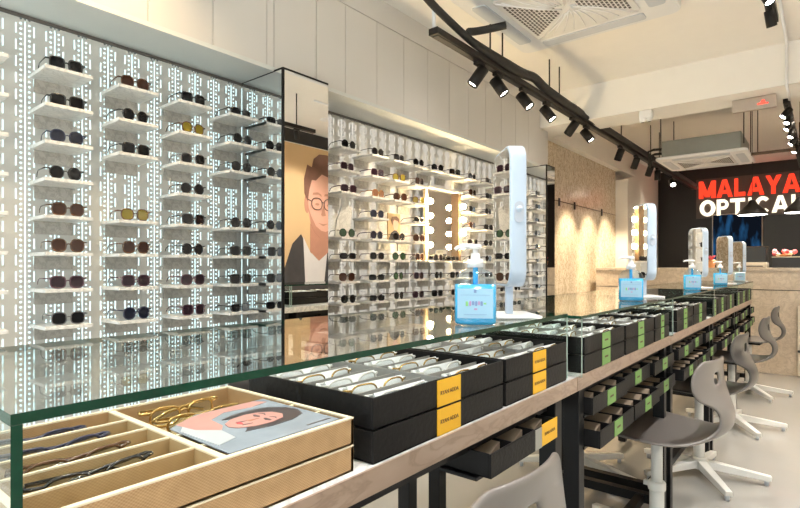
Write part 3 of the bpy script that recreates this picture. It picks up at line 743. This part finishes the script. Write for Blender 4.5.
for (x, y, rz, lab) in ((-.53, .672, R(-3), 'taupe shell chair cut off by the bottom edge, at the nearest desk'), (-.50, 2.06, R(-9), 'taupe shell chair on a white star base drawn up to the second desk')):
    place(ch, 'ch', (x, y, 0), rz, lab, 'shell chairs along the desks').scale = (1, 1, 1.045 if y < 1 else 1)
for (x, y, rz, lab) in ((-.505, 2.91, R(-6), 'grey shell chair on a white star base, at the third desk'), (-.49, 3.95, R(-4), 'dark grey shell chair at the fourth desk from the camera'), (-.50, 5.04, R(-4), 'dark grey shell chair at the far desk by the reception'),
                        (-.93, 2.60, R(186), 'shell chair behind the desks, its white feet showing under the second desk'), (-1.25, 1.05, R(168), 'shell chair behind the nearest desk, its white column showing below the desktop')):
    place(ch2, 'ch2', (x, y, 0), rz, lab, 'shell chairs along the desks')

# ------------------------------------------------------------------ air conditioners
def cassette(name, label, loc, casing):
    t = thing(name, label, 'air conditioner', loc)
    MB().prism(rrect(0, 0, .95, .95, .06), .0, .055 if not casing else .035).build('face_panel', MAT['acwhite'], t, .012)
    for k in range(4):
        M2 = Matrix.Rotation(R(90*k), 4, 'Z')
        MB().prism(rrect(.385, 0, .085, .60, .02), -.006, .002, M=M2).build('louver', MAT['acgrey'], t, .002)
    g = MB().prism(rrect(0, 0, .60, .60, .03), -.012, .001).build('grille', MAT['acrib'], t, .004)
    rib = MB()
    for q in (0, 2):                    # two triangles of dark slots
        mb = MB()
        M2 = Matrix.Rotation(R(90*q), 4, 'Z')
        for i in range(11):
            xx = -.265+.02*i; half = abs(xx)*.90-.012
            n = int(half*2/.03)
            for j in range(n):
                y = -half+(j+.5)*2*half/max(n, 1)
                mb.box(xx-.006, xx+.006, y-.011, y+.011, -.0135, -.0122, M=M2)
        mb.build('vent_grille', MAT['acdark'], g)
    for q in (1, 3):                    # two triangles of swirling ribs
        M2 = Matrix.Rotation(R(90*q), 4, 'Z')
        for i in range(9):
            b_ = -.26+.065*i
            rib.tube([M2 @ Vector(p) for p in ((-.272, b_*.98, -.0135), (-.20, b_*.78+.012, -.014), (-.12, b_*.50+.02, -.014), (-.05, b_*.22+.014, -.014))], .0032, 5)
    for q in range(4):
        M2 = Matrix.Rotation(R(90*q), 4, 'Z')
        rib.tube([M2 @ Vector(p) for p in ((-.285, -.285, -.0135), (-.20, -.175, -.015), (-.12, -.08, -.015), (-.03, -.0, -.015))], .0045, 6)
    rib.build('swirl_ribs', MAT['acwhite'], g)
    MB().box(.02, .05, -.02, .02, -.016, -.012).build('badge', MAT['acgrey'], g)
    if casing:
        MB().box(-.41, .41, -.41, .41, .035, .235).build('casing', MAT['galv'], t, .004)
        for sx in (-1, 1):
            for sy in (-1, 1): MB().cyl((sx*.43, sy*.36, .10), (sx*.43, sy*.36, (CZ2-loc[2])/.82), .006, n=8).build('hanger_rod', MAT['steel'], t)
        for k in range(3):
            z = .08+.06*k
            MB().tube([(-.41, -.15+.02*k, z), (-.52-.02*k, -.16, z), (-.58-.02*k, -.17, z-.02), (-.60, -.18, z-.10), (-.60, -.19, .02-.01*k)], .016, 8).build('coolant_pipe', MAT['pipe'], t)
    if casing: t.scale = (.82, .82, .82)
    return t
cassette('cassette_air_conditioner', 'square white ceiling cassette air conditioner with swirl grille above the desks', (-1.085, 2.78, CZ-.056), False)
cassette('cassette_air_conditioner', 'hanging cassette air conditioner with grey metal casing in front of the sign', (-.93, 6.06, 2.085), True)

# ------------------------------------------------------------------ track lighting
TX, TZ = -1.54, 2.20
t = thing('lighting_track', 'long black lighting track hung over the left shelves', 'track', (TX, 2.16, TZ))
MB().box(-.028, .028, 0, 6.9, 0, .035).build('rail', MAT['track'], t, .003)
MB().box(-.018, .018, 0.02, 6.88, -.004, .0).build('rail_slot', MAT['steel'], t)
for y in (.55, .70, 1.40, 1.58, 2.75, 3.1, 4.2, 4.6, 6.2): MB().cyl((.02, y, .03), (.02, y, (CZ if y < 2 else CZ2)-TZ), .005, n=8).build('hanger_rod', MAT['track'], t)
o = MB().tube([(-1.53, 1.90, 2.46), (-1.53, 2.00, 2.40), (-1.53, 2.13, 2.345), (-1.525, 2.45, 2.285), (-1.51, 2.60, 2.262), (-1.505, 2.9, 2.258), (-1.505, 3.10, 2.265), (-1.505, 3.28, 2.285), (-1.505, 3.45, 2.262), (-1.505, 3.8, 2.25), (-1.505, 4.1, 2.248), (-1.505, 4.26, 2.236), (-1.505, 4.7, 2.25), (-1.505, 5.6, 2.25), (-1.505, 6.5, 2.25), (-1.505, 8.9, 2.25)], [.02, .02, .02, .021, .024]+[.030]*6+[.022]+[.026]*4, 12, fine=5).build('insulated_pipe', MAT['pipe'])
tag(o, 'thick black insulated pipe running along the long lighting track', 'pipe')
o = MB().tube([(-1.515, 2.46, 2.31), (-1.50, 2.52, 2.33), (-1.44, 2.57, 2.345), (-1.36, 2.60, 2.352)], .021, 10, fine=4).build('insulated_pipe', MAT['pipe'])
tag(o, 'short black branch pipe rising to the white ceiling air conditioner', 'pipe')
o = MB().tube([(-1.56, 2.20, 2.24), (-1.56, 2.19, 2.40), (-1.56, 2.19, 2.50)], .010, 8).build('conduit', MAT['white'])
tag(o, 'white conduit dropping from the ceiling to the track start', 'conduit')
o = MB().tube([(-.19, 3.10, 2.49), (-.19, 4.255, 2.49), (-.19, 4.255, 2.21), (-.19, 4.63, 2.21)], .009, 8).build('conduit', MAT['white'])
tag(o, 'white conduit crossing the ceiling beam at the right', 'conduit')
t = thing('lighting_track', 'short black lighting track on the ceiling before the beam at the right', 'track', (-.19, 1.9, 2.20))
MB().box(-.02, .02, 0, 1.2, 0, .03).build('rail', MAT['track'], t)
for y in (.2, 1.0): MB().cyl((0, y, .03), (0, y, .30), .005, n=8).build('hanger_rod', MAT['track'], t)
t = thing('lighting_track', 'black lighting track beyond the beam at the right', 'track', (-.21, 4.66, 2.20))
MB().box(-.02, .02, 0, 3.2, 0, .03).build('rail', MAT['track'], t)
for y in (.4, 2.6): MB().cyl((0, y, .03), (0, y, .42), .005, n=8).build('hanger_rod', MAT['track'], t)
t = thing('cross_bar', 'thin dark bar between the hanging air conditioner and the right track', 'bar', (-.57, 6.0, 2.10))
MB().box(0, .37, -.012, .012, -.012, .012).build('bar_body', MAT['wood'], t)
MB().cyl((.08, 0, .012), (.08, 0, .52), .004, n=8).build('hanger_rod', MAT['track'], t)

def head(glow):
    t = thing('track_spotlight', '', 'spotlight')
    MB().box(-.014, .014, -.045, .045, -.022, 0).build('adapter', MAT['track'], t, .002)
    MB().cyl((0, 0, -.02), (0, 0, -.055), .008, n=8).build('stem', MAT['track'], t)
    return t
def make_head(loc, aim, label, glow, power, col=(1, .86, .66), size=55, sc=1.):
    t = head(glow); t.location = loc; t['label'] = label; t['group'] = 'track spotlights'
    d = Vector(aim)-Vector(loc); d.normalize()
    q = d.to_track_quat('Z', 'Y').to_matrix().to_4x4()
    M2 = Matrix.Translation((0, 0, -.068)) @ q
    can = MB().lathe([(.020, -.045), (.034, -.042), (.034, .072), (.031, .074), (.029, .062), (.0, .060)], 20, 0, M2).build('lamp_can', MAT['track'], t)
    MB().lathe([(.0, .0605), (.0285, .0606), (.0285, .0625), (.0, .0645)], 20, 0, M2).build('lamp_lens', MAT[glow], can)
    ld = bpy.data.lights.new('spot_beam', 'SPOT'); ld.energy = power; ld.color = col; ld.spot_size = R(size); ld.spot_blend = .7; ld.shadow_soft_size = .03
    lo = bpy.data.objects.new('spot_beam', ld); C.objects.link(lo); lo.parent = t
    p = Vector((0, 0, -.068))+d*.082
    lo.location = p; lo.rotation_euler = d.to_track_quat('-Z', 'Y').to_euler(); t.scale = (sc, sc, sc)
WARM = (1, .80, .55)
H = [(2.62, (-1.95, 2.35, 1.5)), (2.84, (-.75, 3.15, .9)), (3.19, (-.62, 3.35, .9)), (3.56, (-.6, 3.7, .9)), (4.06, (-2.15, 3.9, 1.3)), (4.36, (-.6, 4.5, .9)),
     (5.29, (-2.13, 5.55, .9)), (5.84, (-2.13, 6.25, .9)), (6.41, (-2.13, 6.9, .9)), (6.76, (-1.6, 6.9, .5)), (7.52, (-.9, 6.3, 1.0))]
for k, (y, aim) in enumerate(H):
    make_head((TX, y, TZ-.004), aim, 'black spotlight, %s from the near end of the long left track' % ORD[k+1], 'lampglow', 26 if k not in (6, 7, 8) else 70, WARM, 55 if k not in (6, 7, 8) else 58)
for k, (y, aim) in enumerate(((2.66, (.5, 2.2, .6)), (2.90, (.1, 3.6, 0)))):
    make_head((-.19, y, 2.20), aim, 'black spotlight, %s of the pair at the top right' % ('first', 'second')[k], ('lampcool', 'lampglow')[k], 26, (1, .92, .8), sc=.62)
for k, y in enumerate((4.75, 4.95, 5.2, 5.5, 5.85, 6.25)):
    make_head((-.21, y, 2.20), (-.21+(-.75, -.35)[k % 2], y-.55, 1.1), 'black spotlight, %s from the beam on the right-hand track' % ORD[k+1], 'lampglow', 22, (1, .88, .72), sc=.7)

# small fittings by the beam
t = thing('emergency_light', 'small white twin-lamp emergency light hanging under the ceiling beam', 'light', (-1.06, 4.305, 2.1345))
MB().box(-.045, .045, -.03, .03, .02, .085).build('housing', MAT['white'], t, .006)
for s_ in (-1, 1):
    l = MB().lathe([(.018, 0), (.022, .004), (.020, .03)], 14, 0, Matrix.Translation((s_*.024, -.012, .0)) @ Matrix.Rotation(R(20), 4, 'X')).build('lamp_cup', MAT['white'], t)
    MB().cyl((s_*.024, -.0125, -.001), (s_*.024, -.012, .0008), .012, n=12).build('lamp_lens', MAT['dot'], l)
t = thing('hanging_sign', 'flat grey sign box with a red mark under the beam at the right', 'sign', (-.385, 4.45, 2.13))
MB().box(-.13, .13, -.02, .02, 0, .088).build('sign_box', MAT['exit'], t, .004)
MB().prism([(.02, .028), (.085, .028), (.085, .038), (.07, .038), (.062, .06), (.045, .06), (.038, .04), (.02, .04)], -.0225, -.0203, 'y').build('red_mark', MAT['glowred'], t)

# ------------------------------------------------------------------ reception
RY, RZ_ = 6.12, 1.012
t = thing('reception_desk', 'long beige marble reception desk across the far end of the shop', 'desk', (-.70, RY, 0))
MB().box(-1.35, .9, 0, .55, 0, .795).build('desk_front', MAT['desk_marble'], t)
MB().box(-1.35, .9, .012, .55, .795, .803).build('shadow_joint', MAT['gap'], t)
MB().box(-1.35, .9, 0, .55, .803, RZ_-.03).build('upper_band', MAT['desk_marble'], t)
MB().box(-1.35, .9, -.012, .56, RZ_-.03, RZ_).build('counter_slab', MAT['desk_marble'], t, .003)
t = thing('low_gate', 'low cream door panel beside the right end of the marble desk', 'gate', (-.19, RY-.03, 0))
mb = MB().box(0, .03, -.012, .02, 0.01, .66).box(.03, .36, -.012, .02, .63, .66).box(.36, .39, -.012, .02, .01, .66)
mb.build('frame', MAT['printer'], t, .002); MB().box(.03, .36, -.004, .012, .01, .63).build('leaf', MAT['desk_marble'], t)
MB().lathe([(.008, 0), (.006, .012), (.012, .018), (.012, .026), (.006, .03)], 12, 0, Matrix.Translation((.012, -.012, .24)) @ Matrix.Rotation(R(90), 4, 'X')).build('knob', MAT['dot'], t)
t = thing('printer', 'cream desktop printer on the reception desk below the black box', 'printer', (-.555, RY+.22, RZ_))
MB().box(-.12, .12, -.14, .14, 0, .055).build('body', MAT['printer'], t, .006); MB().box(-.09, .09, -.145, -.139, .012, .02).build('paper_slot', MAT['dot'], t)
t = thing('receipt_cabinet', 'black ridged box sitting on the cream printer', 'box', (-.555, RY+.22, RZ_+.0555))
MB().box(-.118, .118, -.13, .13, 0, .15).build('case', MAT['blackwall'], t, .004); MB().box(-.121, .121, -.133, .133, .15, .157).build('lid', MAT['wood'], t)
t = thing('cash_box', 'low black box on the reception desk under the flowers', 'box', (-.26, RY+.18, RZ_))
MB().box(-.13, .20, -.12, .12, 0, .10).build('case', MAT['blackwall'], t, .003); MB().box(-.132, .202, -.122, .122, .10, .108).build('lid', MAT['cream'], t)
t = thing('flower_arrangement', 'small red, pink and white flowers on the low black box', 'flowers', (-.30, RY+.16, RZ_+.108))
mb = [MB(), MB(), MB()]
for k in range(13):
    p = (random.uniform(-.085, .085), random.uniform(-.04, .04), random.uniform(.012, .06)); r_ = random.uniform(.016, .026)
    mb[k % 3].lathe([(.1*r_, -r_), (.7*r_, -.7*r_), (r_, -.1*r_), (.85*r_, .5*r_), (.5*r_, .9*r_), (.1*r_, r_)], 10, 0, Matrix.Translation(p))
for m_, q in zip(mb, ('flowerr', 'flowerp', 'flowerw')): m_.build('blossom', MAT[q], t)
MB().lathe([(.04, 0), (.06, .012), (.085, .02), (.08, .022), (.0, .018)], 16).build('dish', MAT['pot'], t)
t = thing('plant_pot', 'small orange pot on the reception desk behind the third tabletop mirror', 'pot', (-.92, RY+.2, RZ_))
MB().lathe([(.03, 0), (.042, .06), (.045, .085), (.038, .085), (.0, .07)], 16).build('pot_body', MAT['pot'], t)
mb = MB()
for k in range(7):
    a_ = k*.9; mb.tube([(0, 0, .07), (.02*math.cos(a_), .02*math.sin(a_), .11), (.045*math.cos(a_), .045*math.sin(a_), .13)], [.004, .009, .002], 6)
mb.build('stems', MAT['flowerr'], t)
# sign
t = thing('shop_sign', 'lit shop sign with red MALAYA over white OPTICAL on the black wall', 'sign', (-.93, Y1-.02, 1.84))
MB().box(-.69, .80, -.02, .0, -.03, .60).build('backboard', MAT['signback'], t)
def glyph(ch):
    q = []; ring = lambda cx, cy, rx, ry, a0, a1, w: [[(cx+rx*math.cos(R(a)), cy+ry*math.sin(R(a))), (cx+rx*math.cos(R(b)), cy+ry*math.sin(R(b))), (cx+(rx-w)*math.cos(R(b)), cy+(ry-w*.8)*math.sin(R(b))), (cx+(rx-w)*math.cos(R(a)), cy+(ry-w*.8)*math.sin(R(a)))] for a, b in ((a0+(a1-a0)*k/24, a0+(a1-a0)*(k+1)/24) for k in range(24))]
    bx = lambda x0, x1, y0, y1: [(x0, y0), (x1, y0), (x1, y1), (x0, y1)]
    if ch == 'M': q = [bx(0, .25, 0, 1), bx(.75, 1, 0, 1), [(.25, 1), (.0, 1), (.36, .08), (.5, .08), (.5, .36)], [(.75, 1), (.5, .36), (.5, .08), (.64, .08), (1, 1)]]
    if ch == 'A': q = [[(0, 0), (.27, 0), (.56, 1), (.36, 1)], [(1, 0), (.73, 0), (.44, 1), (.64, 1)], bx(.24, .76, .2, .40)]
    if ch == 'L': q = [bx(.05, .34, 0, 1), bx(.05, .92, 0, .22)]
    if ch == 'Y': q = [bx(.36, .64, 0, .5), [(0, 1), (.30, 1), (.64, .42), (.36, .42)], [(1, 1), (.70, 1), (.36, .42), (.64, .42)]]
    if ch == 'O': q = ring(.5, .5, .52, .52, 0, 360, .27)
    if ch == 'P': q = [bx(.05, .33, 0, 1)]+ring(.55, .68, .40, .32, -90, 90, .23)+[bx(.30, .56, .815, 1), bx(.30, .56, .36, .545)]
    if ch == 'T': q = [bx(.36, .64, 0, 1), bx(0, 1, .79, 1)]
    if ch == 'I': q = [bx(.30, .70, 0, 1)]
    if ch == 'C': q = ring(.5, .5, .52, .52, 42, 318, .27)
    return q
def sign_line(txt, z, hgt, x0, x1, mat):
    wd = {'M': 1.2, 'I': .5, 'A': 1.1, 'O': 1.08, 'C': 1.0, 'L': .84, 'P': .9}
    tot = sum(wd.get(c, 1) for c in txt)+.08*(len(txt)-1); u = (x1-x0)/tot; x = x0
    for c in txt:
        w_ = wd.get(c, 1)*u; mb = MB()
        for k, poly in enumerate(glyph(c)): mb.prism([(x+p[0]*w_, z+p[1]*hgt) for p in poly], -.06-.00005*k, -.0201, 'y')
        mb.build('letter', MAT[mat], t); x += w_+.08*u
sign_line('MALAYA', .285, .275, -.645, .665, 'red'); sign_line('OPTICAL', .0, .25, -.63, .71, 'whitel')
# wall screen
t = thing('wall_screen', 'dark wall screen with a dim blue picture below the shop sign', 'screen', (-1.06, Y1, 1.06))
MB().box(-.335, .335, -.05, -.002, 0, .80).build('bezel', MAT['exit'], t, .004); MB().box(-.32, .32, -.053, -.0502, .015, .785).build('display', MAT['screen'], t)
# pendants
for (x, y, z, lab) in ((-.565, 6.36, 1.545, 'black cone pendant lamp hanging over the reception desk near the letter I'), (-.18, 6.36, 1.545, 'black cone pendant lamp at the right edge over the reception desk')):
    t = thing('pendant_lamp', lab, 'lamp', (x, y, z), 0, 'pendant lamps over the reception')
    MB().lathe([(.135, 0), (.138, .004), (.11, .05), (.045, .115), (.028, .15), (.016, .155), (.012, .15), (.03, .11), (.10, .045), (.128, .004)], 28, cap=False).build('shade', MAT['blackwall'], t)
    MB().lathe([(.0, .003), (.125, .004), (.122, .012), (.0, .014)], 28).build('diffuser', MAT['pend'], t)
    MB().cyl((0, 0, .15), (0, 0, CZ2-z), .003, n=8).build('cord', MAT['steel'], t)
    ld = bpy.data.lights.new('pendant_beam', 'SPOT'); ld.energy = 18; ld.color = (1, .9, .75); ld.spot_size = R(130); ld.spot_blend = .6; ld.shadow_soft_size = .1
    lo = bpy.data.objects.new('pendant_beam', ld); C.objects.link(lo); lo.parent = t; lo.location = (0, 0, -.005)
# picture rail with hooks on the travertine wall
t = thing('picture_rail', 'thin dark cable rail with hooks on the travertine wall', 'rail', (-2.127, 4.80, 1.70))
MB().cyl((0.004, 0, 0), (0.004, 2.3, 0), .004, n=8).build('cable', MAT['wood'], t)
for y in (.42, .85, 1.75): MB().box(0, .012, y-.012, y+.012, -.05, .03).build('hook', MAT['dot'], t)

# ------------------------------------------------------------------ big portrait on the right-hand wall (seen in the pillar mirror)
t = thing('wall_poster', 'large portrait of a man in spectacles and dark jacket, reflected in the pillar mirror', 'poster', (XR, 3.90, .55))
def flat(name, pts, d, mat, par=None): return MB().prism(pts, -.004-.0012*d, -.003-.0012*(d-1), 'x').build(name, MAT[mat], par or t)
MB().box(-.004, -.0005, -.40, .36, 0, 1.80).build('poster_sheet', MAT['tan'], t)
flat('jacket', [(-.40, 0), (.36, 0), (.36, .66), (.22, .80), (.12, .70), (-.02, .62), (-.16, .83), (-.28, .72), (-.40, .42)], 1, 'suit')
flat('shirt', [(-.10, .30), (.18, .30), (.24, .74), (.12, .70), (-.02, .62), (-.13, .80)], 2, 'shirt')
flat('neck', [(-.03, .64), (.10, .54), (.27, .66), (.30, .95), (-.03, .95)], 3, 'skin2')
flat('face', [(-.05, 1.36), (-.062, 1.20), (-.05, 1.05), (-.02, .94), (.04, .85), (.11, .80), (.19, .79), (.27, .83), (.33, .92), (.365, 1.05), (.37, 1.2), (.36, 1.40), (.28, 1.50), (.15, 1.53), (.02, 1.48)], 4, 'skin')
flat('ear', [(y, z) for y, z in superellipse(-.075, 1.17, .038, .105, 2, 16)], 3, 'skin2')
flat('hair', [(-.068, 1.20), (-.115, 1.28), (-.12, 1.44), (-.075, 1.60), (-.01, 1.58), (.02, 1.68), (.10, 1.74), (.22, 1.75), (.33, 1.68), (.38, 1.52), (.385, 1.30), (.36, 1.24), (.345, 1.40), (.27, 1.49), (.14, 1.52), (.05, 1.44), (-.01, 1.44), (-.045, 1.33)], 5, 'hair')
flat('cheek_shade', [(-.055, 1.12), (-.02, 1.04), (.05, .93), (.13, .88), (.20, .87), (.27, .90), (.33, .95), (.27, .83), (.19, .79), (.11, .80), (.04, .85), (-.02, .94)], 5, 'skin2')
mb = MB()
for cy in (.065, .25): mb.tube([(-.012, y, z) for y, z in superellipse(cy, 1.18, .078, .066, 2.3, 22)], .0045, 5, closed=True)
mb.tube([(-.012, .145, 1.2), (-.012, .172, 1.2)], .0045, 5); mb.tube([(-.012, -.01, 1.2), (-.012, -.07, 1.22)], .005, 5); mb.build('spectacles', MAT['specs'], t)
mb = MB()
for cy in (.07, .245): mb.prism(superellipse(cy, 1.175, .03, .014, 2, 14), -.0112, -.010, 'x').prism([(cy-.07, 1.275), (cy+.02, 1.285), (cy+.065, 1.265), (cy+.06, 1.29), (cy+.01, 1.31), (cy-.06, 1.30)], -.0112, -.010, 'x')
mb.prism([(.085, .965), (.16, .957), (.24, .967), (.16, .935)], -.0112, -.010, 'x').prism([(.165, 1.18), (.13, 1.06), (.15, 1.045), (.20, 1.055)], -.0112, -.010, 'x').build('features', MAT['skin2'], t)

# ------------------------------------------------------------------ light
W = bpy.data.worlds.new('daylight'); scn.world = W; W.use_nodes = True
wt = W.node_tree; bg = wt.nodes['Background']
tc = wt.nodes.new('ShaderNodeTexCoord'); sp = wt.nodes.new('ShaderNodeSeparateXYZ'); wt.links.new(tc.outputs['Generated'], sp.inputs[0])
rp = wt.nodes.new('ShaderNodeValToRGB'); rp.color_ramp.elements[0].position = .46; rp.color_ramp.elements[1].position = .54
rp.color_ramp.elements[0].color = (1, .95, .90, 1); rp.color_ramp.elements[1].color = (.36, .40, .44, 1)
wt.links.new(math_node(wt, 'ADD', math_node(wt, 'MULTIPLY', sp.outputs['Z'], .5), .5), rp.inputs[0]); wt.links.new(rp.outputs[0], bg.inputs[0])
bg.inputs[1].default_value = 2.7
pl = bpy.data.lights.new('window_portal', 'AREA'); pl.shape = 'RECTANGLE'; pl.size = 2.9; pl.size_y = 2.3; pl.cycles.is_portal = True
po = bpy.data.objects.new('window_portal', pl); C.objects.link(po); po.location = (-.72, Y0-.03, 1.23); po.rotation_euler = (R(90), 0, R(180))
po.rotation_euler = (R(-90), 0, 0) if False else (R(90), 0, R(180))
# ceiling downlights added for brightness; the warm one accounts for the cupboard glow
def downlight(x, y, z, power, col, lab, size=120):
    t = thing('added_downlight', lab, 'light', (x, y, z))
    MB().lathe([(.055, -.006), (.06, -.004), (.06, 0), (.045, 0), (.045, -.004)], 20).build('ring', MAT['white'], t)
    MB().lathe([(.0, -.002), (.043, -.002), (.043, -.0005), (.0, -.0005)], 20).build('lamp_lens', MAT['lampglow'], t)
    ld = bpy.data.lights.new('down_beam', 'SPOT'); ld.energy = power; ld.color = col; ld.spot_size = R(size); ld.spot_blend = .8; ld.shadow_soft_size = .05
    lo = bpy.data.objects.new('down_beam', ld); C.objects.link(lo); lo.parent = t; lo.location = (0, 0, -.012)
downlight(-1.68, .62, CZ, 45, (1, .70, .36), 'recessed ceiling light just before the left cupboards, warm')
downlight(-.3, .6, CZ, 40, (1, .965, .92), 'added ceiling fill light above the camera')
downlight(-.1, -.8, CZ, 60, (1, .965, .92), 'added ceiling fill light behind the camera')
downlight(-1.3, -.5, CZ, 40, (1, .965, .92), 'added ceiling fill light behind the nearest desk')
downlight(.2, 1.9, CZ, 95, (1, .965, .92), 'added ceiling fill light over the aisle')
downlight(.2, 3.6, CZ, 95, (1, .92, .82), 'added ceiling fill light before the beam over the aisle')
downlight(.25, 5.4, CZ2, 80, (1, .88, .72), 'added ceiling fill light beyond the beam over the aisle')
downlight(-.9, 8.2, CZ2, 30, (1, .85, .65), 'added ceiling fill light behind the reception desk')
downlight(-1.75, 8.4, CZ2, 30, (1, .85, .65), 'added ceiling fill light at the far left corner')

# ------------------------------------------------------------------ camera
cam = bpy.data.cameras.new('camera'); co = bpy.data.objects.new('camera', cam); C.objects.link(co)
cam.sensor_width = 36; cam.lens = 522/800*36; cam.shift_y = 13/800; cam.clip_start = .01; cam.clip_end = 50
co.location = (0, 0, 1.02); co.rotation_euler = (R(90), 0, R(39.09)); scn.camera = co
vs = scn.view_settings; vs.view_transform = 'Standard'; vs.look = 'None'; vs.gamma = 1; vs.use_curve_mapping = False; vs.exposure = 1.05
cy = scn.cycles; cy.use_denoising = True; cy.max_bounces = 10; cy.diffuse_bounces = 4; cy.glossy_bounces = 5; cy.transparent_max_bounces = 16; cy.sample_clamp_indirect = 6; cy.caustics_reflective = False; cy.caustics_refractive = False
